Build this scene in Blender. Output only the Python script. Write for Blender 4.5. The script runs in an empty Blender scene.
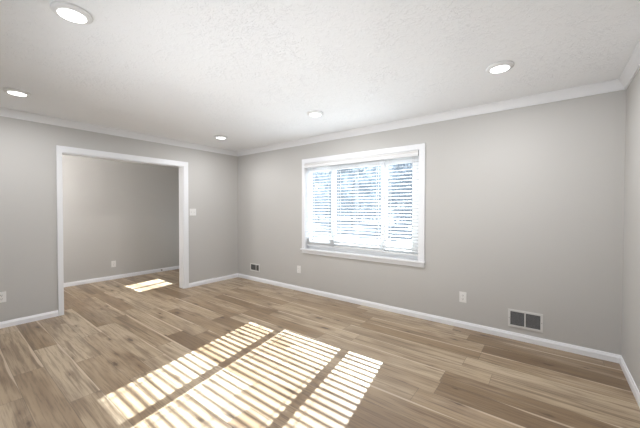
import bpy, bmesh, math, random
from mathutils import Vector, Matrix
S = bpy.context.scene
COL = S.collection
R = math.radians

# ---------------------------------------------------------------- camera
CX, CY, CZ = 4.8139, -3.609, 1.3311
YAW, PITCH, ROLL, FPX = -0.6574, -0.0165, 0.0015, 296.52
cd = bpy.data.cameras.new('camera'); cam = bpy.data.objects.new('camera', cd); COL.objects.link(cam)
cd.sensor_fit = 'HORIZONTAL'; cd.sensor_width = 36.0; cd.lens = 36.0 * FPX / 640.0
cd.clip_start = 0.02; cd.clip_end = 500
fw = Vector((math.sin(YAW) * math.cos(PITCH), math.cos(YAW) * math.cos(PITCH), math.sin(PITCH)))
rt = Vector((math.cos(YAW), -math.sin(YAW), 0)); up = rt.cross(fw)
r2 = rt * math.cos(ROLL) + up * math.sin(ROLL); u2 = -rt * math.sin(ROLL) + up * math.cos(ROLL)
cam.matrix_world = Matrix((r2, u2, -fw)).transposed().to_4x4()
cam.location = (CX, CY, CZ)
S.camera = cam

# ---------------------------------------------------------------- light and exposure
S.view_settings.view_transform = 'Standard'; S.view_settings.look = 'None'
S.view_settings.gamma = 1.0; S.view_settings.use_curve_mapping = False
S.view_settings.exposure = 0.25
SUN_W = 38.0            # sun irradiance
SKY = 0.042              # sky strength
LAMP_W = 10.4             # watts of one downlight
FAR_W = 41.0            # unseen light added to brighten the far room
FILL_W = 14.0            # unseen fill light added behind the camera to brighten the ceiling
SUN_DIR = Vector((0.185, -1.0, -0.631)).normalized()

world = bpy.data.worlds.new('sky'); S.world = world; world.use_nodes = True
wn = world.node_tree; wn.nodes.clear()
sky = wn.nodes.new('ShaderNodeTexSky'); sky.sky_type = 'NISHITA'; sky.sun_disc = False
sky.sun_elevation = R(32); sky.sun_rotation = R(170); sky.air_density = 1.0; sky.dust_density = 0.6; sky.ozone_density = 1.0
bgn = wn.nodes.new('ShaderNodeBackground'); bgn.inputs[1].default_value = SKY
won = wn.nodes.new('ShaderNodeOutputWorld')
wn.links.new(sky.outputs[0], bgn.inputs[0]); wn.links.new(bgn.outputs[0], won.inputs[0])

sl = bpy.data.lights.new('sun', 'SUN'); sl.energy = SUN_W; sl.angle = R(0.36); sl.color = (0.87, 0.945, 1.0)
sun = bpy.data.objects.new('sun', sl); COL.objects.link(sun)
sun.rotation_euler = SUN_DIR.to_track_quat('-Z', 'Y').to_euler(); sun.location = (-3, 16, 10)

# ---------------------------------------------------------------- dimensions (metres)
W, D, H = 5.324, 4.04, 2.44           # room
TH = 0.13                             # wall thickness
FX = -1.685                            # far room's back wall
FD = -4.04
OY0, OY1, OZ = -2.658, -1.085, 2.04    # cased opening in the left wall
WX0, WX1, WZ0, WZ1 = 1.725, 3.56, 0.70, 2.06   # window opening

# added ceiling fill, set in an invented opening of wall_front and tilted up
fill = bpy.data.lights.new('ceiling_fill', 'AREA'); fill.shape = 'RECTANGLE'; fill.size = 2.4; fill.size_y = 0.9; fill.energy = FILL_W
fill.color = (0.94, 0.965, 1.0)
fill_o = bpy.data.objects.new('ceiling_fill', fill); COL.objects.link(fill_o)
fill_o.location = (3.15, -D - 0.10, 0.62); fill_o.rotation_euler = (R(90 + 31), 0, 0); fill.spread = R(80)

# ---------------------------------------------------------------- helpers
def obj(name, bm, mat, parent=None, smooth=False):
    me = bpy.data.meshes.new(name); bmesh.ops.recalc_face_normals(bm, faces=bm.faces); bm.to_mesh(me); bm.free()
    if mat: me.materials.append(mat)
    if smooth:
        for p in me.polygons: p.use_smooth = True
    o = bpy.data.objects.new(name, me); COL.objects.link(o)
    if parent: o.parent = parent
    return o
def struct(name, bm, mat, parent=None, label=None):
    o = obj(name, bm, mat, parent)
    if not parent: o['kind'] = 'structure'
    if label: o['label'] = label
    return o
def tag(o, label, cat, group=None):
    o['label'] = label; o['category'] = cat
    if group: o['group'] = group
    return o
def thing(name, label, cat, loc=(0, 0, 0), rz=0, group=None):
    o = bpy.data.objects.new(name, None); COL.objects.link(o); o.empty_display_size = 0.1
    o.location = loc; o.rotation_euler = (0, 0, rz)
    return tag(o, label, cat, group)
def copy_tree(o, parent=None):
    c = o.copy(); COL.objects.link(c)
    if parent: c.parent = parent
    for ch in list(o.children): copy_tree(ch, c)
    return c
def box(bm, x0, x1, y0, y1, z0, z1, bev=0.0):
    b = bmesh.new()
    bmesh.ops.create_cube(b, size=1)
    for v in b.verts:
        v.co = Vector((x0 + (v.co.x + .5) * (x1 - x0), y0 + (v.co.y + .5) * (y1 - y0), z0 + (v.co.z + .5) * (z1 - z0)))
    if bev > 0: bmesh.ops.bevel(b, geom=list(b.edges), offset=bev, segments=2, affect='EDGES', profile=0.6)
    merge(bm, b)
def merge(bm, b):
    m = bpy.data.meshes.new('tmp'); b.to_mesh(m); b.free(); bm.from_mesh(m); bpy.data.meshes.remove(m)
def sweep(bm, rings):
    """closed rings of equal length -> skin with end caps"""
    vs = [[bm.verts.new(p) for p in r] for r in rings]
    n = len(vs[0])
    for a, b in zip(vs, vs[1:]):
        for i in range(n): bm.faces.new((a[i], a[(i + 1) % n], b[(i + 1) % n], b[i]))
    bm.faces.new(vs[0]); bm.faces.new(list(reversed(vs[-1])))
def lathe(bm, prof, n=40, c=(0, 0, 0)):
    rows = []
    for r, z in prof:
        if r < 1e-6: rows.append([bm.verts.new((c[0], c[1], c[2] + z))])
        else: rows.append([bm.verts.new((c[0] + r * math.cos(2 * math.pi * k / n), c[1] + r * math.sin(2 * math.pi * k / n), c[2] + z)) for k in range(n)])
    for a, b in zip(rows, rows[1:]):
        for k in range(n):
            k2 = (k + 1) % n
            if len(a) == 1 and len(b) == 1: continue
            if len(a) == 1: bm.faces.new((a[0], b[k], b[k2]))
            elif len(b) == 1: bm.faces.new((a[k], a[k2], b[0]))
            else: bm.faces.new((a[k], a[k2], b[k2], b[k]))
def tube(bm, pts, rad, n=8):
    rings = []
    for i, p in enumerate(pts):
        p = Vector(p); t = (Vector(pts[min(i + 1, len(pts) - 1)]) - Vector(pts[max(i - 1, 0)])).normalized()
        a = t.orthogonal().normalized()
        if i and rings:
            a = (pa - t * pa.dot(t)).normalized()
        pa = a; b = t.cross(a); r = rad[i] if isinstance(rad, (list, tuple)) else rad
        rings.append([p + (a * math.cos(2 * math.pi * k / n) + b * math.sin(2 * math.pi * k / n)) * r for k in range(n)])
    sweep(bm, rings)

# ---------------------------------------------------------------- materials
def mat(name, col, rough=0.5, spec=0.5, metal=0.0):
    m = bpy.data.materials.new(name); m.use_nodes = True; b = m.node_tree.nodes['Principled BSDF']
    b.inputs['Base Color'].default_value = (*col, 1); b.inputs['Roughness'].default_value = rough
    b.inputs['Specular IOR Level'].default_value = spec; b.inputs['Metallic'].default_value = metal
    return m
class NT:
    def __init__(s, m): s.t = m.node_tree; s.b = s.t.nodes['Principled BSDF']
    def n(s, typ, **kw):
        x = s.t.nodes.new(typ)
        for k, v in kw.items(): setattr(x, k, v)
        return x
    def l(s, a, b): s.t.links.new(a, b)
    def put(s, sock, v):
        if hasattr(v, 'node'): s.l(v, sock)
        else: sock.default_value = v
    def math(s, op, a, b=None, c=None, clamp=False):
        x = s.n('ShaderNodeMath', operation=op, use_clamp=clamp)
        for i, v in enumerate((a, b, c)):
            if v is not None: s.put(x.inputs[i], v)
        return x.outputs[0]
    def comb(s, x, y, z):
        c = s.n('ShaderNodeCombineXYZ')
        for i, v in enumerate((x, y, z)): s.put(c.inputs[i], v)
        return c.outputs[0]
    def noise(s, vec, scale, detail=3, rough=0.5, dist=0.0):
        x = s.n('ShaderNodeTexNoise'); s.l(vec, x.inputs['Vector'])
        x.inputs['Scale'].default_value = scale; x.inputs['Detail'].default_value = detail
        x.inputs['Roughness'].default_value = rough; x.inputs['Distortion'].default_value = dist
        return x.outputs['Fac']
    def ramp(s, fac, stops):
        x = s.n('ShaderNodeValToRGB'); s.l(fac, x.inputs[0]); e = x.color_ramp.elements
        for i, (p, c) in enumerate(stops):
            q = e[i] if i < 2 else e.new(p)
            q.position = p; q.color = (*c, 1) if len(c) == 3 else c
        return x.outputs[0]
    def smooth(s, v, lo, hi):
        x = s.n('ShaderNodeMapRange', interpolation_type='SMOOTHSTEP'); s.put(x.inputs[0], v)
        x.inputs[1].default_value = lo; x.inputs[2].default_value = hi
        return x.outputs[0]
    def mix(s, fac, a, b, blend='MIX'):
        x = s.n('ShaderNodeMix', data_type='RGBA', blend_type=blend)
        s.put(x.inputs[0], fac)
        for i, v in ((6, a), (7, b)):
            if hasattr(v, 'node'): s.l(v, x.inputs[i])
            else: x.inputs[i].default_value = (*v, 1)
        return x.outputs[2]
    def bump(s, h, strength, dist):
        x = s.n('ShaderNodeBump'); s.l(h, x.inputs['Height']); x.inputs['Strength'].default_value = strength
        x.inputs['Distance'].default_value = dist; s.l(x.outputs[0], s.b.inputs['Normal'])

def wall_paint(name, col):
    m = mat(name, col, 0.75, 0.25); t = NT(m); g = t.n('ShaderNodeNewGeometry').outputs['Position']
    v = t.noise(g, 1.3, 2); c = t.mix(v, tuple(x * 0.985 for x in col), tuple(x * 1.015 for x in col)); t.l(c, t.b.inputs['Base Color'])
    t.bump(t.noise(g, 180, 2), 0.08, 0.002)
    return m
M = {}
M['wall'] = wall_paint('greige_paint', (0.535, 0.522, 0.500))
M['trim'] = mat('white_trim', (0.80, 0.805, 0.82), 0.35, 0.45)
M['base'] = mat('white_baseboard', (0.87, 0.875, 0.895), 0.35, 0.45)
M['plastic'] = mat('white_plastic', (0.80, 0.79, 0.77), 0.35)
M['slot'] = mat('dark_slot', (0.03, 0.028, 0.026), 0.6)
M['duct'] = mat('dark_duct', (0.028, 0.027, 0.026), 0.8)
M['grille'] = mat('grille_white_enamel', (0.70, 0.69, 0.67), 0.4)
M['louvre'] = mat('louvre_grey', (0.15, 0.145, 0.14), 0.5)
M['screw'] = mat('screw_steel', (0.25, 0.24, 0.23), 0.35, metal=0.8)
M['vinyl'] = mat('white_vinyl', (0.86, 0.87, 0.88), 0.3)
M['slat'] = mat('white_slat', (0.74, 0.74, 0.74), 0.45)
M['cord'] = mat('white_cord', (0.74, 0.73, 0.71), 0.8)
M['ring'] = mat('lamp_ring_white', (0.80, 0.80, 0.80), 0.4)
M['brick'] = mat('exterior_siding', (0.45, 0.40, 0.36), 0.9)
M['rubber'] = mat('brown_rubber', (0.10, 0.045, 0.03), 0.6)
M['steel'] = mat('spring_steel', (0.6, 0.58, 0.55), 0.3, metal=1.0)

# ceiling: white paint over a brushed knock-down texture
m = mat('textured_ceiling', (0.90, 0.915, 0.935), 0.85, 0.2); t = NT(m); g = t.n('ShaderNodeNewGeometry').outputs['Position']
n1 = t.noise(g, 19, 6, 0.62, 1.6); n2 = t.noise(g, 55, 4, 0.6, 0.8)
p1 = t.smooth(n1, 0.53, 0.60); p2 = t.smooth(n2, 0.52, 0.66)
patch = t.smooth(t.noise(g, 2.2, 3), 0.40, 0.62)
h = t.math('MULTIPLY', t.math('ADD', t.math('MULTIPLY', p1, 0.8), t.math('MULTIPLY', p2, 0.45)), t.math('ADD', 0.35, t.math('MULTIPLY', patch, 0.8)))
t.bump(h, 0.55, 0.0055); M['ceiling'] = m

# floor: long vinyl planks laid along the window wall
m = mat('oak_planks', (0.3, 0.24, 0.18), 0.42, 0.45); t = NT(m)
g = t.n('ShaderNodeNewGeometry').outputs['Position']; sp = t.n('ShaderNodeSeparateXYZ'); t.l(g, sp.inputs[0]); X, Y = sp.outputs[0], sp.outputs[1]
PW, PL = 0.1825, 1.22
ry = t.math('DIVIDE', t.math('ADD', Y, 0.33 + 40 * PW), PW); row = t.math('FLOOR', ry); fy = t.math('FRACT', ry)
def white(v):
    x = t.n('ShaderNodeTexWhiteNoise', noise_dimensions='3D'); t.l(v, x.inputs['Vector']); return x
off = white(t.comb(row, 3.7, 1.0)).outputs['Value']
rx = t.math('ADD', t.math('DIVIDE', X, PL), t.math('ADD', t.math('MULTIPLY', off, 7.0), 20.0)); colm = t.math('FLOOR', rx); fx = t.math('FRACT', rx)
wn_ = white(t.comb(row, colm, 5.0)); rv = wn_.outputs['Value']
rs = t.n('ShaderNodeSeparateColor'); t.l(wn_.outputs['Color'], rs.inputs[0]); ra, rb, rc = rs.outputs[0], rs.outputs[1], rs.outputs[2]
# grain coordinates shift from plank to plank
gx = t.math('ADD', X, t.math('MULTIPLY', ra, 37.0)); gy = t.math('ADD', Y, t.math('MULTIPLY', rb, 23.0))
fine = t.noise(t.comb(t.math('MULTIPLY', gx, 3.2), t.math('MULTIPLY', gy, 80), rc), 1.0, 5, 0.65, 0.2)
mid = t.noise(t.comb(t.math('MULTIPLY', gx, 1.25), t.math('MULTIPLY', gy, 22), rc), 1.0, 4, 0.56, 0.5)
broad = t.noise(t.comb(t.math('MULTIPLY', gx, 1.0), t.math('MULTIPLY', gy, 6.0), rc), 1.0, 3, 0.5, 0.4)
c = t.ramp(rv, [(0.0, (0.220, 0.148, 0.084)), (0.3, (0.325, 0.230, 0.139)), (0.65, (0.405, 0.304, 0.198)), (1.0, (0.520, 0.414, 0.288))])
c = t.mix(t.math('MULTIPLY', t.smooth(broad, 0.45, 0.70), 0.55), c, (0.175, 0.115, 0.072))
c = t.mix(t.math('MULTIPLY', t.smooth(broad, 0.48, 0.30), 0.28), c, (0.56, 0.455, 0.345))
c = t.mix(t.math('MULTIPLY', t.smooth(mid, 0.50, 0.66), 0.58), c, (0.150, 0.098, 0.062))
c = t.mix(t.math('MULTIPLY', t.smooth(fine, 0.47, 0.63), 0.40), c, (0.120, 0.080, 0.052))
# sapwood: a pale strip along one edge of some planks, uneven in width and length
sw = t.noise(t.comb(t.math('MULTIPLY', gx, 0.8), rc, rb), 1.2, 1)
wid = t.math('MULTIPLY', t.smooth(sw, 0.36, 0.60), t.math('MULTIPLY', t.math('GREATER_THAN', rb, 0.45), 0.13))
sap = t.math('MULTIPLY', t.smooth(t.math('SUBTRACT', wid, t.math('SUBTRACT', 1.0, fy)), 0.0, 0.03), t.math('GREATER_THAN', wid, 0.01))
c = t.mix(t.math('MULTIPLY', sap, 0.70), c, (0.62, 0.500, 0.370))
# knots
kv = t.n('ShaderNodeTexVoronoi', feature='F1'); t.l(t.comb(t.math('MULTIPLY', gx, 1.9), t.math('MULTIPLY', gy, 6.0), 0.0), kv.inputs['Vector']); kv.inputs['Scale'].default_value = 1.5
kd = t.math('ADD', kv.outputs['Distance'], t.math('MULTIPLY', t.math('SUBTRACT', t.noise(t.comb(gx, t.math('MULTIPLY', gy, 3.0), rc), 22, 4), 0.5), 0.22))
ks = t.n('ShaderNodeSeparateColor'); t.l(kv.outputs['Color'], ks.inputs[0])
kd = t.math('DIVIDE', kd, t.math('ADD', 0.35, t.math('MULTIPLY', ks.outputs[0], 1.0)))
kn = t.math('MULTIPLY', t.smooth(kd, 0.17, 0.06), t.math('GREATER_THAN', ks.outputs[1], 0.25))
halo = t.math('MULTIPLY', t.smooth(kd, 0.46, 0.10), t.math('GREATER_THAN', ks.outputs[1], 0.25))
c = t.mix(t.math('MULTIPLY', halo, 0.45), c, (0.160, 0.098, 0.058)); c = t.mix(t.math('MULTIPLY', kn, 0.72), c, (0.055, 0.034, 0.022))
# joints
ey = t.math('MULTIPLY', t.math('MINIMUM', fy, t.math('SUBTRACT', 1.0, fy)), PW); ex = t.math('MULTIPLY', t.math('MINIMUM', fx, t.math('SUBTRACT', 1.0, fx)), PL)
gap = t.smooth(t.math('MINIMUM', ey, ex), 0.0028, 0.0006)
c = t.mix(t.math('MULTIPLY', gap, 0.55), c, (0.07, 0.05, 0.035)); t.l(c, t.b.inputs['Base Color'])
t.l(t.math('ADD', 0.27, t.math('MULTIPLY', fine, 0.16)), t.b.inputs['Roughness'])
t.bump(t.math('SUBTRACT', t.math('MULTIPLY', fine, 0.12), gap), 0.25, 0.002); M['floor'] = m

# clear window glass: transparent with a fresnel reflection
m = bpy.data.materials.new('clear_glass'); m.use_nodes = True; nt = m.node_tree; nt.nodes.clear()
tr = nt.nodes.new('ShaderNodeBsdfTransparent'); tr.inputs[0].default_value = (0.94, 0.96, 0.965, 1)
gl = nt.nodes.new('ShaderNodeBsdfGlossy'); gl.inputs['Roughness'].default_value = 0.02
fr = nt.nodes.new('ShaderNodeFresnel'); fr.inputs[0].default_value = 1.25; mx = nt.nodes.new('ShaderNodeMixShader'); oo = nt.nodes.new('ShaderNodeOutputMaterial')
nt.links.new(fr.outputs[0], mx.inputs[0]); nt.links.new(tr.outputs[0], mx.inputs[1]); nt.links.new(gl.outputs[0], mx.inputs[2]); veil = nt.nodes.new('ShaderNodeBsdfTranslucent'); veil.inputs[0].default_value = (0.80, 0.89, 1.0, 1)      # pale bluish veil mixed into the glass to imitate outdoor glare
m2 = nt.nodes.new('ShaderNodeMixShader'); m2.inputs[0].default_value = 0.019
nt.links.new(mx.outputs[0], m2.inputs[1]); nt.links.new(veil.outputs[0], m2.inputs[2]); nt.links.new(m2.outputs[0], oo.inputs[0]); M['glass'] = m
def emit(name, col, st):
    m = mat(name, (0.9, 0.9, 0.9), 0.4); b = m.node_tree.nodes['Principled BSDF']
    b.inputs['Emission Color'].default_value = (*col, 1); b.inputs['Emission Strength'].default_value = st
    return m
M['lens'] = emit('lit_lens', (0.97, 0.985, 1.0), 5.0)

# outside
m = mat('lawn', (0.12, 0.15, 0.07), 0.95, 0.1); t = NT(m); g = t.n('ShaderNodeNewGeometry').outputs['Position']
t.l(t.ramp(t.noise(g, 0.5, 6, 0.65), [(0.3, (0.16, 0.18, 0.21)), (0.7, (0.22, 0.245, 0.28))]), t.b.inputs['Base Color']); M['lawn'] = m
m = mat('concrete', (0.6, 0.59, 0.57), 0.9, 0.2); t = NT(m); g = t.n('ShaderNodeNewGeometry').outputs['Position']
t.l(t.ramp(t.noise(g, 1.5, 5), [(0.3, (0.23, 0.235, 0.24)), (0.7, (0.28, 0.285, 0.29))]), t.b.inputs['Base Color']); M['concrete'] = m
def leafmat(name, a, b):
    m = mat(name, a, 0.6, 0.2); t = NT(m); g = t.n('ShaderNodeNewGeometry').outputs['Position']
    c = t.ramp(t.noise(g, 1.8, 3), [(0.3, a), (0.7, b)]); t.l(c, t.b.inputs['Base Color'])
    tl = t.n('ShaderNodeBsdfTranslucent'); t.l(c, tl.inputs[0]); mx = t.n('ShaderNodeMixShader'); mx.inputs[0].default_value = 0.72
    out = [n for n in m.node_tree.nodes if n.type == 'OUTPUT_MATERIAL'][0]
    t.l(t.b.outputs[0], mx.inputs[1]); t.l(tl.outputs[0], mx.inputs[2]); t.l(mx.outputs[0], out.inputs[0]); return m
M['leaf_a'] = leafmat('hazy_blue_leaf', (0.10, 0.135, 0.15), (0.18, 0.22, 0.255))  # bluish outdoor haze is put into both leaf colours
M['leaf_b'] = leafmat('hazy_grey_leaf', (0.12, 0.145, 0.17), (0.20, 0.235, 0.28))
M['bark'] = mat('bark', (0.16, 0.14, 0.13), 0.9, 0.1)

# ---------------------------------------------------------------- shell
def slab(name, mt, *boxes, **kw):
    bm = bmesh.new()
    for b in boxes: box(bm, *b)
    return struct(name, bm, mt, **kw)
slab('floor', M['floor'], (FX - TH, W + TH, -D - TH, TH, -0.12, 0.0))
slab('ceiling', M['ceiling'], (FX - TH, W + TH, -D - TH, TH, H, H + 0.15))
# window wall of this room and of the far room (one outside wall); second window belongs to the far room
GX0, GX1, GZ0, GZ1 = -1.33, -0.63, 0.60, 2.06
slab('wall_back', M['wall'],
     (FX - TH, GX0, 0, TH, 0, H), (GX1, WX0, 0, TH, 0, H), (WX1, W + TH, 0, TH, 0, H),
     (GX0, GX1, 0, TH, 0, GZ0), (GX0, GX1, 0, TH, GZ1, H), (WX0, WX1, 0, TH, 0, WZ0), (WX0, WX1, 0, TH, WZ1, H))
slab('wall_left', M['wall'], (-TH, 0, OY1, 0, 0, H), (-TH, 0, -D, OY0, 0, H), (-TH, 0, OY0, OY1, OZ, H))
slab('wall_right', M['wall'], (W, W + TH, -D - TH, 0, 0, H))
slab('wall_front', M['wall'], (FX - TH, 1.45, -D - TH, -D, 0, H), (4.32, W, -D - TH, -D, 0, H), (1.45, 4.32, -D - TH, -D, 2.06, H))  # middle opening is invented, to let the ceiling fill in
slab('wall_far', M['wall'], (FX - TH, FX, -D, 0, 0, H))

# mouldings: profiles are (distance from wall, height)
CR = [(0, H), (0.055, H), (0.055, H - 0.010), (0.047, H - 0.016), (0.036, H - 0.030), (0.026, H - 0.050), (0.018, H - 0.064), (0.013, H - 0.074), (0.013, H - 0.085), (0, H - 0.085)]
BB = [(0, 0), (0.014, 0), (0.014, 0.046), (0.0115, 0.052), (0.0085, 0.060), (0.006, 0.070), (0, 0.071)]
def mould(name, prof, side, a=None, b=None, x0=0.0, x1=W, y0=-D, y1=0.0, label=None):
    """a moulding on the inside of the rectangle x0..x1, y0..y1; a/b cut it square, else mitred"""
    bm = bmesh.new(); rings = []
    for e, cut in ((0, a), (1, b)):
        ring = []
        for d, z in prof:
            if side in ('back', 'front'):
                x = cut if cut is not None else (x0 + d if e == 0 else x1 - d); y = y1 - d if side == 'back' else y0 + d
            else:
                y = cut if cut is not None else (y0 + d if e == 0 else y1 - d); x = x0 + d if side == 'left' else x1 - d
            ring.append((x, y, z))
        rings.append(ring)
    sweep(bm, rings); return struct(name, bm, M['base' if prof is BB else 'trim'], label=label)
mould('trim_1', CR, 'back'); mould('trim_2', CR, 'left'); mould('trim_3', CR, 'right'); mould('trim_4', CR, 'front')
mould('baseboard_back', BB, 'back'); mould('baseboard_right', BB, 'right')
CW = 0.072
mould('baseboard_left', BB, 'left', a=OY1 + CW); mould('baseboard_left_near', BB, 'left', b=OY0 - 0.037)
mould('baseboard_front', BB, 'front', a=4.39)
mould('baseboard_far', BB, 'left', x0=FX, x1=-TH); mould('baseboard_far_back', BB, 'back', x0=FX, x1=-TH)

# cased opening: jamb lining and casings on both faces
bm = bmesh.new(); J = 0.016
box(bm, -TH - 0.002, 0.002, OY1 - J, OY1, 0, OZ); box(bm, -TH - 0.002, 0.002, OY0, OY0 + J, 0, OZ); box(bm, -TH - 0.002, 0.002, OY0, OY1, OZ - J, OZ)
struct('trim_5', bm, M['trim'], label='white jamb lining of the wide opening in the left wall')
def casing(bm, xa, xb):
    r = 0.006
    box(bm, xa, xb, OY1 - r, OY1 + CW, 0, OZ - r, 0.003); box(bm, xa, xb, OY0 - 0.037, OY0 + J, 0, OZ - r, 0.003)
    box(bm, xa, xb, OY0 - 0.037, OY1 + CW, OZ - r, OZ + CW, 0.003)
bm = bmesh.new(); casing(bm, 0, 0.018); struct('trim_6', bm, M['trim'], label='white casing round the wide opening in the left wall')
bm = bmesh.new(); casing(bm, -TH - 0.018, -TH); struct('trim_7', bm, M['trim'])

# ---------------------------------------------------------------- the window
def window(name, x0, x1, z0, z1, lites, label, rail=0.055, rail_low=0.0, case=True, meet=None):
    """lites: list of (x0, x1) glass spans"""
    w = bpy.data.objects.new(name, None); COL.objects.link(w); w.location = ((x0 + x1) / 2, 0, z0); w['kind'] = 'structure'; w['label'] = label
    inv = Matrix.Translation((-(x0 + x1) / 2, 0, -z0))
    def part(nm, bm, mt):
        bmesh.ops.transform(bm, matrix=inv, verts=bm.verts); return obj(nm, bm, mt, w)
    ya, yb = 0.078, TH + 0.012
    bm = bmesh.new(); f = 0.022
    box(bm, x0, x0 + f, ya, yb, z0, z1, .002); box(bm, x1 - f, x1, ya, yb, z0, z1, .002)
    box(bm, x0 + f, x1 - f, ya, yb, z1 - f - .012, z1, .002); box(bm, x0 + f, x1 - f, ya, yb, z0, z0 + 0.06, .002); part('frame', bm, M['vinyl'])
    zb, zt = z0 + 0.06, z1 - f - .012
    edges = [x0 + f] + [(lites[i][1] + lites[i + 1][0]) / 2 for i in range(len(lites) - 1)] + [x1 - f]
    for i, (a, b) in enumerate(lites):
        d = 0.0 if len(lites) == 1 or i == 1 else 0.018           # centre light stands in front of the sliders
        y0_, y1_ = ya + 0.006 + d, ya + 0.034 + d
        e0, e1 = edges[i], edges[i + 1]
        bm = bmesh.new(); gz0, gz1 = zb + rail + rail_low, zt - rail - rail_low * 1.7
        box(bm, e0, a, y0_, y1_, zb, zt, .002); box(bm, b, e1, y0_, y1_, zb, zt, .002); box(bm, a, b, y0_, y1_, zb, gz0, .002); box(bm, a, b, y0_, y1_, gz1, zt, .002)
        if meet: box(bm, a, b, y0_, y1_, meet - .02, meet + .02, .002)
        s = part('sash', bm, M['vinyl'])
        bm = bmesh.new(); box(bm, a - .004, b + .004, (y0_ + y1_) / 2 - .003, (y0_ + y1_) / 2 + .003, gz0 - .004, gz1 + .004)
        bmesh.ops.transform(bm, matrix=inv, verts=bm.verts); p = obj('pane', bm, M['glass'], s)
    # lining of the reveal
    bm = bmesh.new(); L = 0.010
    box(bm, x0, x0 + L, 0, ya, z0, z1); box(bm, x1 - L, x1, 0, ya, z0, z1); box(bm, x0, x1, 0, ya, z1 - L, z1); part('reveal_lining', bm, M['trim'])
    if case:
        c = 0.070; r = 0.004
        bm = bmesh.new()
        box(bm, x0 - c + .016, x0 + r, -0.018, 0, z0, z1 - r, .003); box(bm, x1 - r, x1 + c, -0.018, 0, z0, z1 - r, .003); box(bm, x0 - c + .016, x1 + c, -0.018, 0, z1 - r, z1 + c - .005, .003)
        part('casing', bm, M['trim'])
        bm = bmesh.new(); box(bm, x0 - c + .004, x1 + c + .014, -0.045, 0.0, z0 - 0.022, z0, .004); box(bm, x0, x1, -0.01, ya, z0 - 0.022, z0 + 0.001); part('stool', bm, M['trim'])
        bm = bmesh.new(); box(bm, x0 - c + .016, x1 + c, -0.020, 0, z0 - 0.074, z0 - 0.022, .003); part('apron', bm, M['trim'])
    # outside sill
    bm = bmesh.new(); sweep(bm, [[(x, yb, z0 - .03), (x, yb + .07, z0 - .03), (x, yb + .07, z0 + .005), (x, yb, z0 + .03)] for x in (x0 - .03, x1 + .03)]); part('outside_sill', bm, M['brick'])
    return w
window('window_1', WX0, WX1, WZ0, WZ1, [(1.772, 2.170), (2.262, 3.012), (3.090, 3.435)], 'white three-light window with casing, stool and apron', rail=0.075, rail_low=0.015)
window('window_2', GX0, GX1, GZ0, GZ1, [(-1.272, -0.968), (-0.905, -0.672)], 'window of the next room', rail=0.06, case=True)

# ---------------------------------------------------------------- blinds of the window
PITCH, TILT, SWID = 0.0445, R(12), 0.041
def blind(x0, x1, ladders, zoff, label, stack=0):
    t_ = thing('window_blind', label, 'window blind', ((x0 + x1) / 2, 0.036, 0), 0, 'slatted blinds in the wide window')
    xh = (x1 - x0) / 2; xc = (x0 + x1) / 2
    bm = bmesh.new(); box(bm, -xh, xh, -.026, .026, WZ1 - .058, WZ1 - .012, .002); obj('headrail', bm, M['vinyl'], t_)
    bm = bmesh.new(); z = 0.806 + zoff; n = 0
    if stack: z = 0.784 + zoff
    while z < WZ1 - 0.065:
        prof = []
        for k in range(7):
            u = -1 + 2 * k / 6; y = u * SWID / 2; zz = 0.0016 * (1 - u * u)
            prof.append((y, zz + 0.0012))
        prof += [(y, zz - 0.0024) for y, zz in reversed(prof)]
        ca, sa = math.cos(TILT), math.sin(TILT)
        ring = [(y * ca - zz * sa, z + y * sa + zz * ca) for y, zz in prof]     # outer edge higher
        sweep(bm, [[(x, y, zz) for y, zz in ring] for x in (-xh, xh)])
        n += 1; z += 0.0125 if n < stack else PITCH
    obj('slats', bm, M['slat'], t_)
    bm = bmesh.new(); zb = 0.752 + zoff; box(bm, -xh, xh, -.025, .025, zb, zb + .018, .004); obj('bottom_rail', bm, M['slat'], t_)
    for lx in ladders:
        bm = bmesh.new()
        for yy in (-.0275, .0275): box(bm, lx - xc - .002, lx - xc + .002, yy - .0008, yy + .0008, zb + .018, WZ1 - .05)
        obj('ladder_cord', bm, M['cord'], t_)
    return t_
blind(1.742, 2.272, (1.86, 2.19), 0.0, 'narrow white slatted blind covering the left light of the window', stack=8)
blind(2.284, 3.078, (2.36, 2.66, 2.98), 0.012, 'wide white slatted blind covering the middle light of the window')
bz = blind(3.092, 3.545, (3.16, 3.47), 0.0, 'narrow white slatted blind covering the right light of the window')
v = thing('blind_valance', 'white moulded valance across the top of the window blinds', 'blind valance', ((WX0 + WX1) / 2, 0, 0))
vh = (WX1 - WX0) / 2 - .010
bm = bmesh.new()
PR = [(.006, 2.048), (-.034, 2.048), (-.034, 2.036), (-.030, 2.030), (-.026, 2.022), (-.026, 2.002), (-.030, 1.996), (-.030, 1.982), (.006, 1.982)]
sweep(bm, [[(x, y, z) for y, z in PR] for x in (-vh, vh)]); obj('moulding', bm, M['slat'], v)
# unseen shade, added to cut the far room's sun patch to length
t_ = thing('sun_limit_shade', 'unseen white shade added over the upper part of the next room window', 'roller shade', ((GX0 + GX1) / 2, .04, 0))
bm = bmesh.new(); box(bm, -.322, .322, .0, .004, 1.06, 2.0); obj('fabric', bm, M['slat'], t_)
bm = bmesh.new(); tube(bm, [(-.322, .002, 2.015), (.322, .002, 2.015)], .018, 14); obj('roller', bm, M['slat'], t_)

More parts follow.
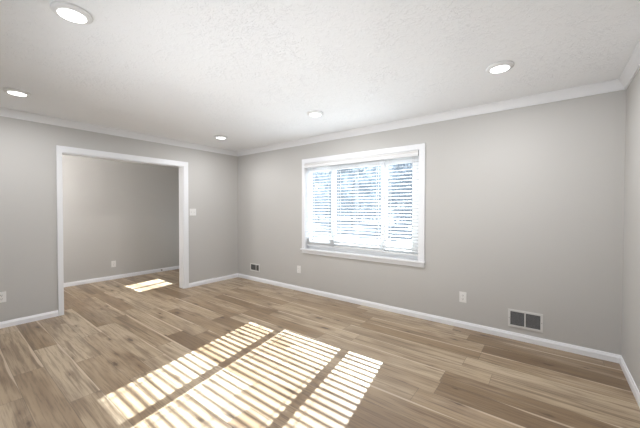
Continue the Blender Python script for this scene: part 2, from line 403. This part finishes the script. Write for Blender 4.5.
# ---------------------------------------------------------------- downlights
def lamp(label, first=[None], loc=(0, 0)):
    if first[0] is None:
        r = thing('ceiling_downlight', label, 'ceiling light', (loc[0], loc[1], H), 0, 'round downlights in the ceiling')
        bm = bmesh.new(); lathe(bm, [(.0, 0), (.092, 0), (.0935, -.003), (.0935, -.010), (.091, -.013), (.070, -.021), (.0655, -.0225), (.0645, -.020), (0, -.020)], 48); obj('trim_ring', bm, M['ring'], r, True)
        bm = bmesh.new(); lathe(bm, [(.0, -.0201), (.064, -.0201), (.064, -.0212), (.060, -.0218), (0, -.0220)], 48); obj('lens', bm, M['lens'], r, True)
        ld = bpy.data.lights.new('downlight', 'AREA'); ld.shape = 'DISK'; ld.size = 0.075; ld.energy = LAMP_W; ld.color = (0.965, 0.97, 1.0)
        lo = bpy.data.objects.new('led_array', ld); COL.objects.link(lo); lo.parent = r; lo.location = (0, 0, -.0235)
        first[0] = r
    else:
        r = copy_tree(first[0]); r.location = (loc[0], loc[1], H); r['label'] = label
    return r
lamp('round white downlight at the very top left, largest of the visible ceiling lights', loc=(2.672, -3.125))
lamp('round white downlight above the left wall near the opening\'s left side', loc=(0.815, -3.125))
lamp('round white downlight in the right part of the ceiling, near the bare window wall', loc=(4.50, -0.92))
lamp('small round white downlight in the far left corner of the ceiling', loc=(0.815, -0.92))
lamp('round white downlight above the window, in the brightest part of the ceiling', loc=(2.665, -0.92))
lamp('round white downlight in the near right of the ceiling, by the right wall', loc=(4.50, -3.125))
# added out-of-view light that lifts the far room; it has no fixture
fl = bpy.data.lights.new('far_room_fill', 'POINT'); fl.energy = FAR_W; fl.shadow_soft_size = 0.12; fl.color = (1.0, 0.98, 0.97)
flo = bpy.data.objects.new('far_room_fill', fl); COL.objects.link(flo); flo.location = (-0.75, -3.1, 2.0)

# ---------------------------------------------------------------- outlets, switch, vents: modelled facing -y, origin at the plate centre
def make_outlet(label):
    r = thing('wall_outlet', label, 'outlet', (0, 0, 0), 0, 'white duplex outlets')
    bm = bmesh.new(); box(bm, -.037, .037, -.006, 0, -.059, .059, .0025); obj('cover_plate', bm, M['plastic'], r)
    for s in (-1, 1):
        bm = bmesh.new(); box(bm, -.0165, .0165, -.0085, -.004, s * .0205 - .0145, s * .0205 + .0145, .004); so = obj('socket', bm, M['plastic'], r)
        bm = bmesh.new(); z = s * .0205
        for x in (-.0065, .0065): box(bm, x - .0013, x + .0013, -.0089, -.008, z - .001, z + .0075)
        box(bm, -.0025, .0025, -.0089, -.008, z - .0095, z - .005); so2 = obj('slot', bm, M['slot'], so)
    bm = bmesh.new(); tube(bm, [(0, -.0065, 0), (0, -.005, 0)], .003, 10); obj('screw', bm, M['grille'], r)
    return r
o1 = make_outlet('white duplex outlet right of the window, near the large wall vent'); o1.location = (4.060, 0, 0.345)
o2 = copy_tree(o1); o2.location = (1.598, 0, 0.348); o2['label'] = 'white duplex outlet low on the window wall, left below the window'
o3 = copy_tree(o1); o3.location = (0, -3.175, 0.345); o3.rotation_euler = (0, 0, R(90)); o3['label'] = 'white duplex outlet on the left wall, left of the opening'
o4 = copy_tree(o1); o4.location = (FX, -1.57, 0.29); o4.rotation_euler = (0, 0, R(90)); o4['label'] = 'white duplex outlet on the wall of the next room, seen through the opening'

r = thing('light_switch', 'white double light switch on the left wall, right of the opening', 'light switch', (0, -0.933, 1.276), R(90))
r.location = (0, -0.930, 1.276)
bm = bmesh.new(); box(bm, -.0585, .0585, -.006, 0, -.0585, .0585, .0025); obj('cover_plate', bm, M['plastic'], r)
for s in (-1, 1):
    bm = bmesh.new(); x = s * .023
    sweep(bm, [[(x - .005, -.004, -.012), (x + .005, -.004, -.012), (x + .005, -.004, .012), (x - .005, -.004, .012)],
               [(x - .004, -.017, .002), (x + .004, -.017, .002), (x + .004, -.014, .012), (x - .004, -.014, .012)]]); obj('toggle', bm, M['plastic'], r)

def make_vent(w, h, label, loc, split=0.0, right_grey=False):
    r = thing('wall_vent', label, 'wall vent', loc)
    bw = .020; a, b = w / 2, h / 2
    bm = bmesh.new()
    box(bm, -a, -a + bw, -.008, 0, -b, b, .002); box(bm, a - bw, a, -.008, 0, -b, b, .002)
    box(bm, -a + bw, a - bw, -.008, 0, b - bw, b, .002); box(bm, -a + bw, a - bw, -.008, 0, -b, -b + bw, .002)
    box(bm, split - .005, split + .005, -.008, 0, -b + bw, b - bw, .001); obj('frame', bm, M['grille'], r)
    bm = bmesh.new(); box(bm, -a + bw - .003, a - bw + .003, -.0018, 0, -b + bw - .003, b - bw + .003); obj('duct_opening', bm, M['duct'], r)
    for x0, x1 in ((-a + bw, split - .005), (split + .005, a - bw)):
        bm = bmesh.new(); n = int((h - 2 * bw) / .0095)
        for k in range(n):
            z = -b + bw + (k + .5) * (h - 2 * bw) / n
            sweep(bm, [[(x, -.0065, z - .0030), (x, -.0060, z - .0035), (x, -.0022, z + .0010), (x, -.0027, z + .0015)] for x in (x0, x1)])
        obj('louvre', bm, M['louvre'], r)
    for s in (-1, 1):
        bm = bmesh.new(); tube(bm, [(s * (a - bw / 2), -.0095, 0), (s * (a - bw / 2), -.0075, 0)], .0035, 10); obj('screw', bm, M['screw'], r)
    return r
make_vent(0.288, 0.178, 'large white wall vent with two dark louvred panels, beside the right corner', (4.636, 0, 0.217))
make_vent(0.262, 0.142, 'small white wall vent with dark opening, beside the far left corner', (0.505, 0, 0.247), split=0.035)

# door stop screwed to the far room's baseboard
r = thing('door_stop', 'tiny spring door stop with dark tip on the next room baseboard', 'door stop', (FX + .014, -0.72, 0.045))
bm = bmesh.new(); tube(bm, [(0, 0, 0), (.045, 0, 0)], .006, 10); obj('spring', bm, M['steel'], r)
bm = bmesh.new(); tube(bm, [(.045, 0, 0), (.062, 0, 0)], .012, 12); obj('rubber_tip', bm, M['rubber'], r)

# ---------------------------------------------------------------- outside
GZ = -0.55
bm = bmesh.new(); box(bm, -70, 40, TH + 0.2, 90, GZ - .3, GZ); struct('lawn_ground', bm, M['lawn'])
bm = bmesh.new(); box(bm, -60, 30, TH + .3, 13.0, GZ - .02, GZ + .02); box(bm, -4.5, 30, 13.0, 15.3, GZ - .02, GZ + .02); box(bm, -60, 30, 15.3, 17.5, GZ - .02, GZ + .02); struct('road_slab', bm, M['concrete'])
bm = bmesh.new(); box(bm, -70, 60, -60, -D - TH - 0.1, GZ - .3, GZ); struct('rear_ground', bm, M['concrete'])
rng = random.Random(7)
def make_tree(h, cr, leafm, nleaf, seed, label):
    rg = random.Random(seed)
    r = thing('tree', label, 'tree', (0, 0, 0), 0, 'trees outside the window')
    bm = bmesh.new(); pts = [(rg.uniform(-.1, .1) * i, rg.uniform(-.1, .1) * i, h * .8 * i / 5) for i in range(6)]
    tube(bm, pts, [h * .022 * (1 - .8 * i / 5) for i in range(6)], 8)
    for k in range(7):
        a = rg.uniform(0, 6.28); z0 = h * rg.uniform(.25, .6); L = cr * rg.uniform(.5, .9)
        p0 = Vector((0, 0, z0)); p1 = p0 + Vector((math.cos(a) * L, math.sin(a) * L, L * rg.uniform(.3, .8)))
        tube(bm, [p0, (p0 + p1) / 2 + Vector((0, 0, -.1)), p1], [h * .009, h * .006, h * .003], 6)
    obj('trunk', bm, M['bark'], r)
    bm = bmesh.new(); cl = []
    for k in range(26):
        a = rg.uniform(0, 6.28); u = rg.random() ** .5; z = h * rg.uniform(.12, .97); e = math.sin(math.pi * min(1, (z / h) * .75 + .22)) ** .6
        cl.append((Vector((math.cos(a) * u * cr * e, math.sin(a) * u * cr * e, z)), cr * rg.uniform(.22, .42)))
    for k in range(nleaf):
        c, s = cl[k % len(cl)]
        d = Vector((rg.gauss(0, 1), rg.gauss(0, 1), rg.gauss(0, .8))) * s * .55
        p = c + d; q = Matrix.Rotation(rg.uniform(0, 6.28), 3, 'Z') @ Matrix.Rotation(rg.uniform(-1.2, 1.2), 3, 'X'); z = rg.uniform(.13, .27)
        vs = [bm.verts.new(p + q @ Vector(v_)) for v_ in ((-z * .45, 0, 0), (0, -z * .9, .03), (z * .45, 0, 0), (0, z * .9, -.03))]
        bm.faces.new(vs)
    obj('foliage', bm, leafm, r); return r
protos = [make_tree(8.5, 3.0, M['leaf_a'], 5600, 1, ''), make_tree(6.0, 2.6, M['leaf_b'], 5000, 2, ''), make_tree(10.5, 3.4, M['leaf_b'], 6200, 3, '')]
spots = [(-4.6, 22, 1), (-11.0, 22.3, 0), (-18.6, 22.5, 2), (-7.6, 30.2, 2), (-15.0, 30.6, 1), (-22.0, 30.8, 0), (-30.0, 31, 2), (-2.8, 37.8, 0), (-11.2, 40.0, 2), (-20.2, 38.8, 0), (-27.4, 39.8, 1), (-34.5, 40.5, 0), (-15.0, 48, 0), (-23, 48, 2), (-31.4, 48, 0)]
used = set(); kinds = ['tall hazy green', 'low bushy grey-green', 'very tall grey-green']
for i, (x, y, k) in enumerate(spots):
    o = protos[k] if k not in used else copy_tree(protos[k])
    used.add(k); o.location = (x, y, GZ); o.rotation_euler = (0, 0, rng.uniform(0, 6.28)); s = rng.uniform(.9, 1.12); o.scale = (s, s, s)
    o['label'] = 'leafy tree seen hazily through the slats of the window blinds'

# hedge far behind the trees
r = thing('hedge', 'long dim hedge far behind the trees outside the window', 'hedge', (-24, 56, GZ))
bm = bmesh.new(); rg = random.Random(11)
for k in range(5200):
    p = Vector((rg.uniform(-30, 26), rg.gauss(0, .7), abs(rg.gauss(0, 1)) * 1.5 + .1)); z = rg.uniform(.2, .4)
    q = Matrix.Rotation(rg.uniform(0, 6.28), 3, 'Z') @ Matrix.Rotation(rg.uniform(-1.2, 1.2), 3, 'X')
    bm.faces.new([bm.verts.new(p + q @ Vector(v_)) for v_ in ((-z * .6, 0, 0), (0, -z * .9, .03), (z * .6, 0, 0), (0, z * .9, -.03))])
obj('foliage', bm, M['leaf_b'], r)
bm = bmesh.new()
for k in range(24): tube(bm, [(-29 + k * 2.3, 0, 0), (-29 + k * 2.3 + .1, 0, 2.0)], [.07, .03], 6)
obj('stem', bm, M['bark'], r)
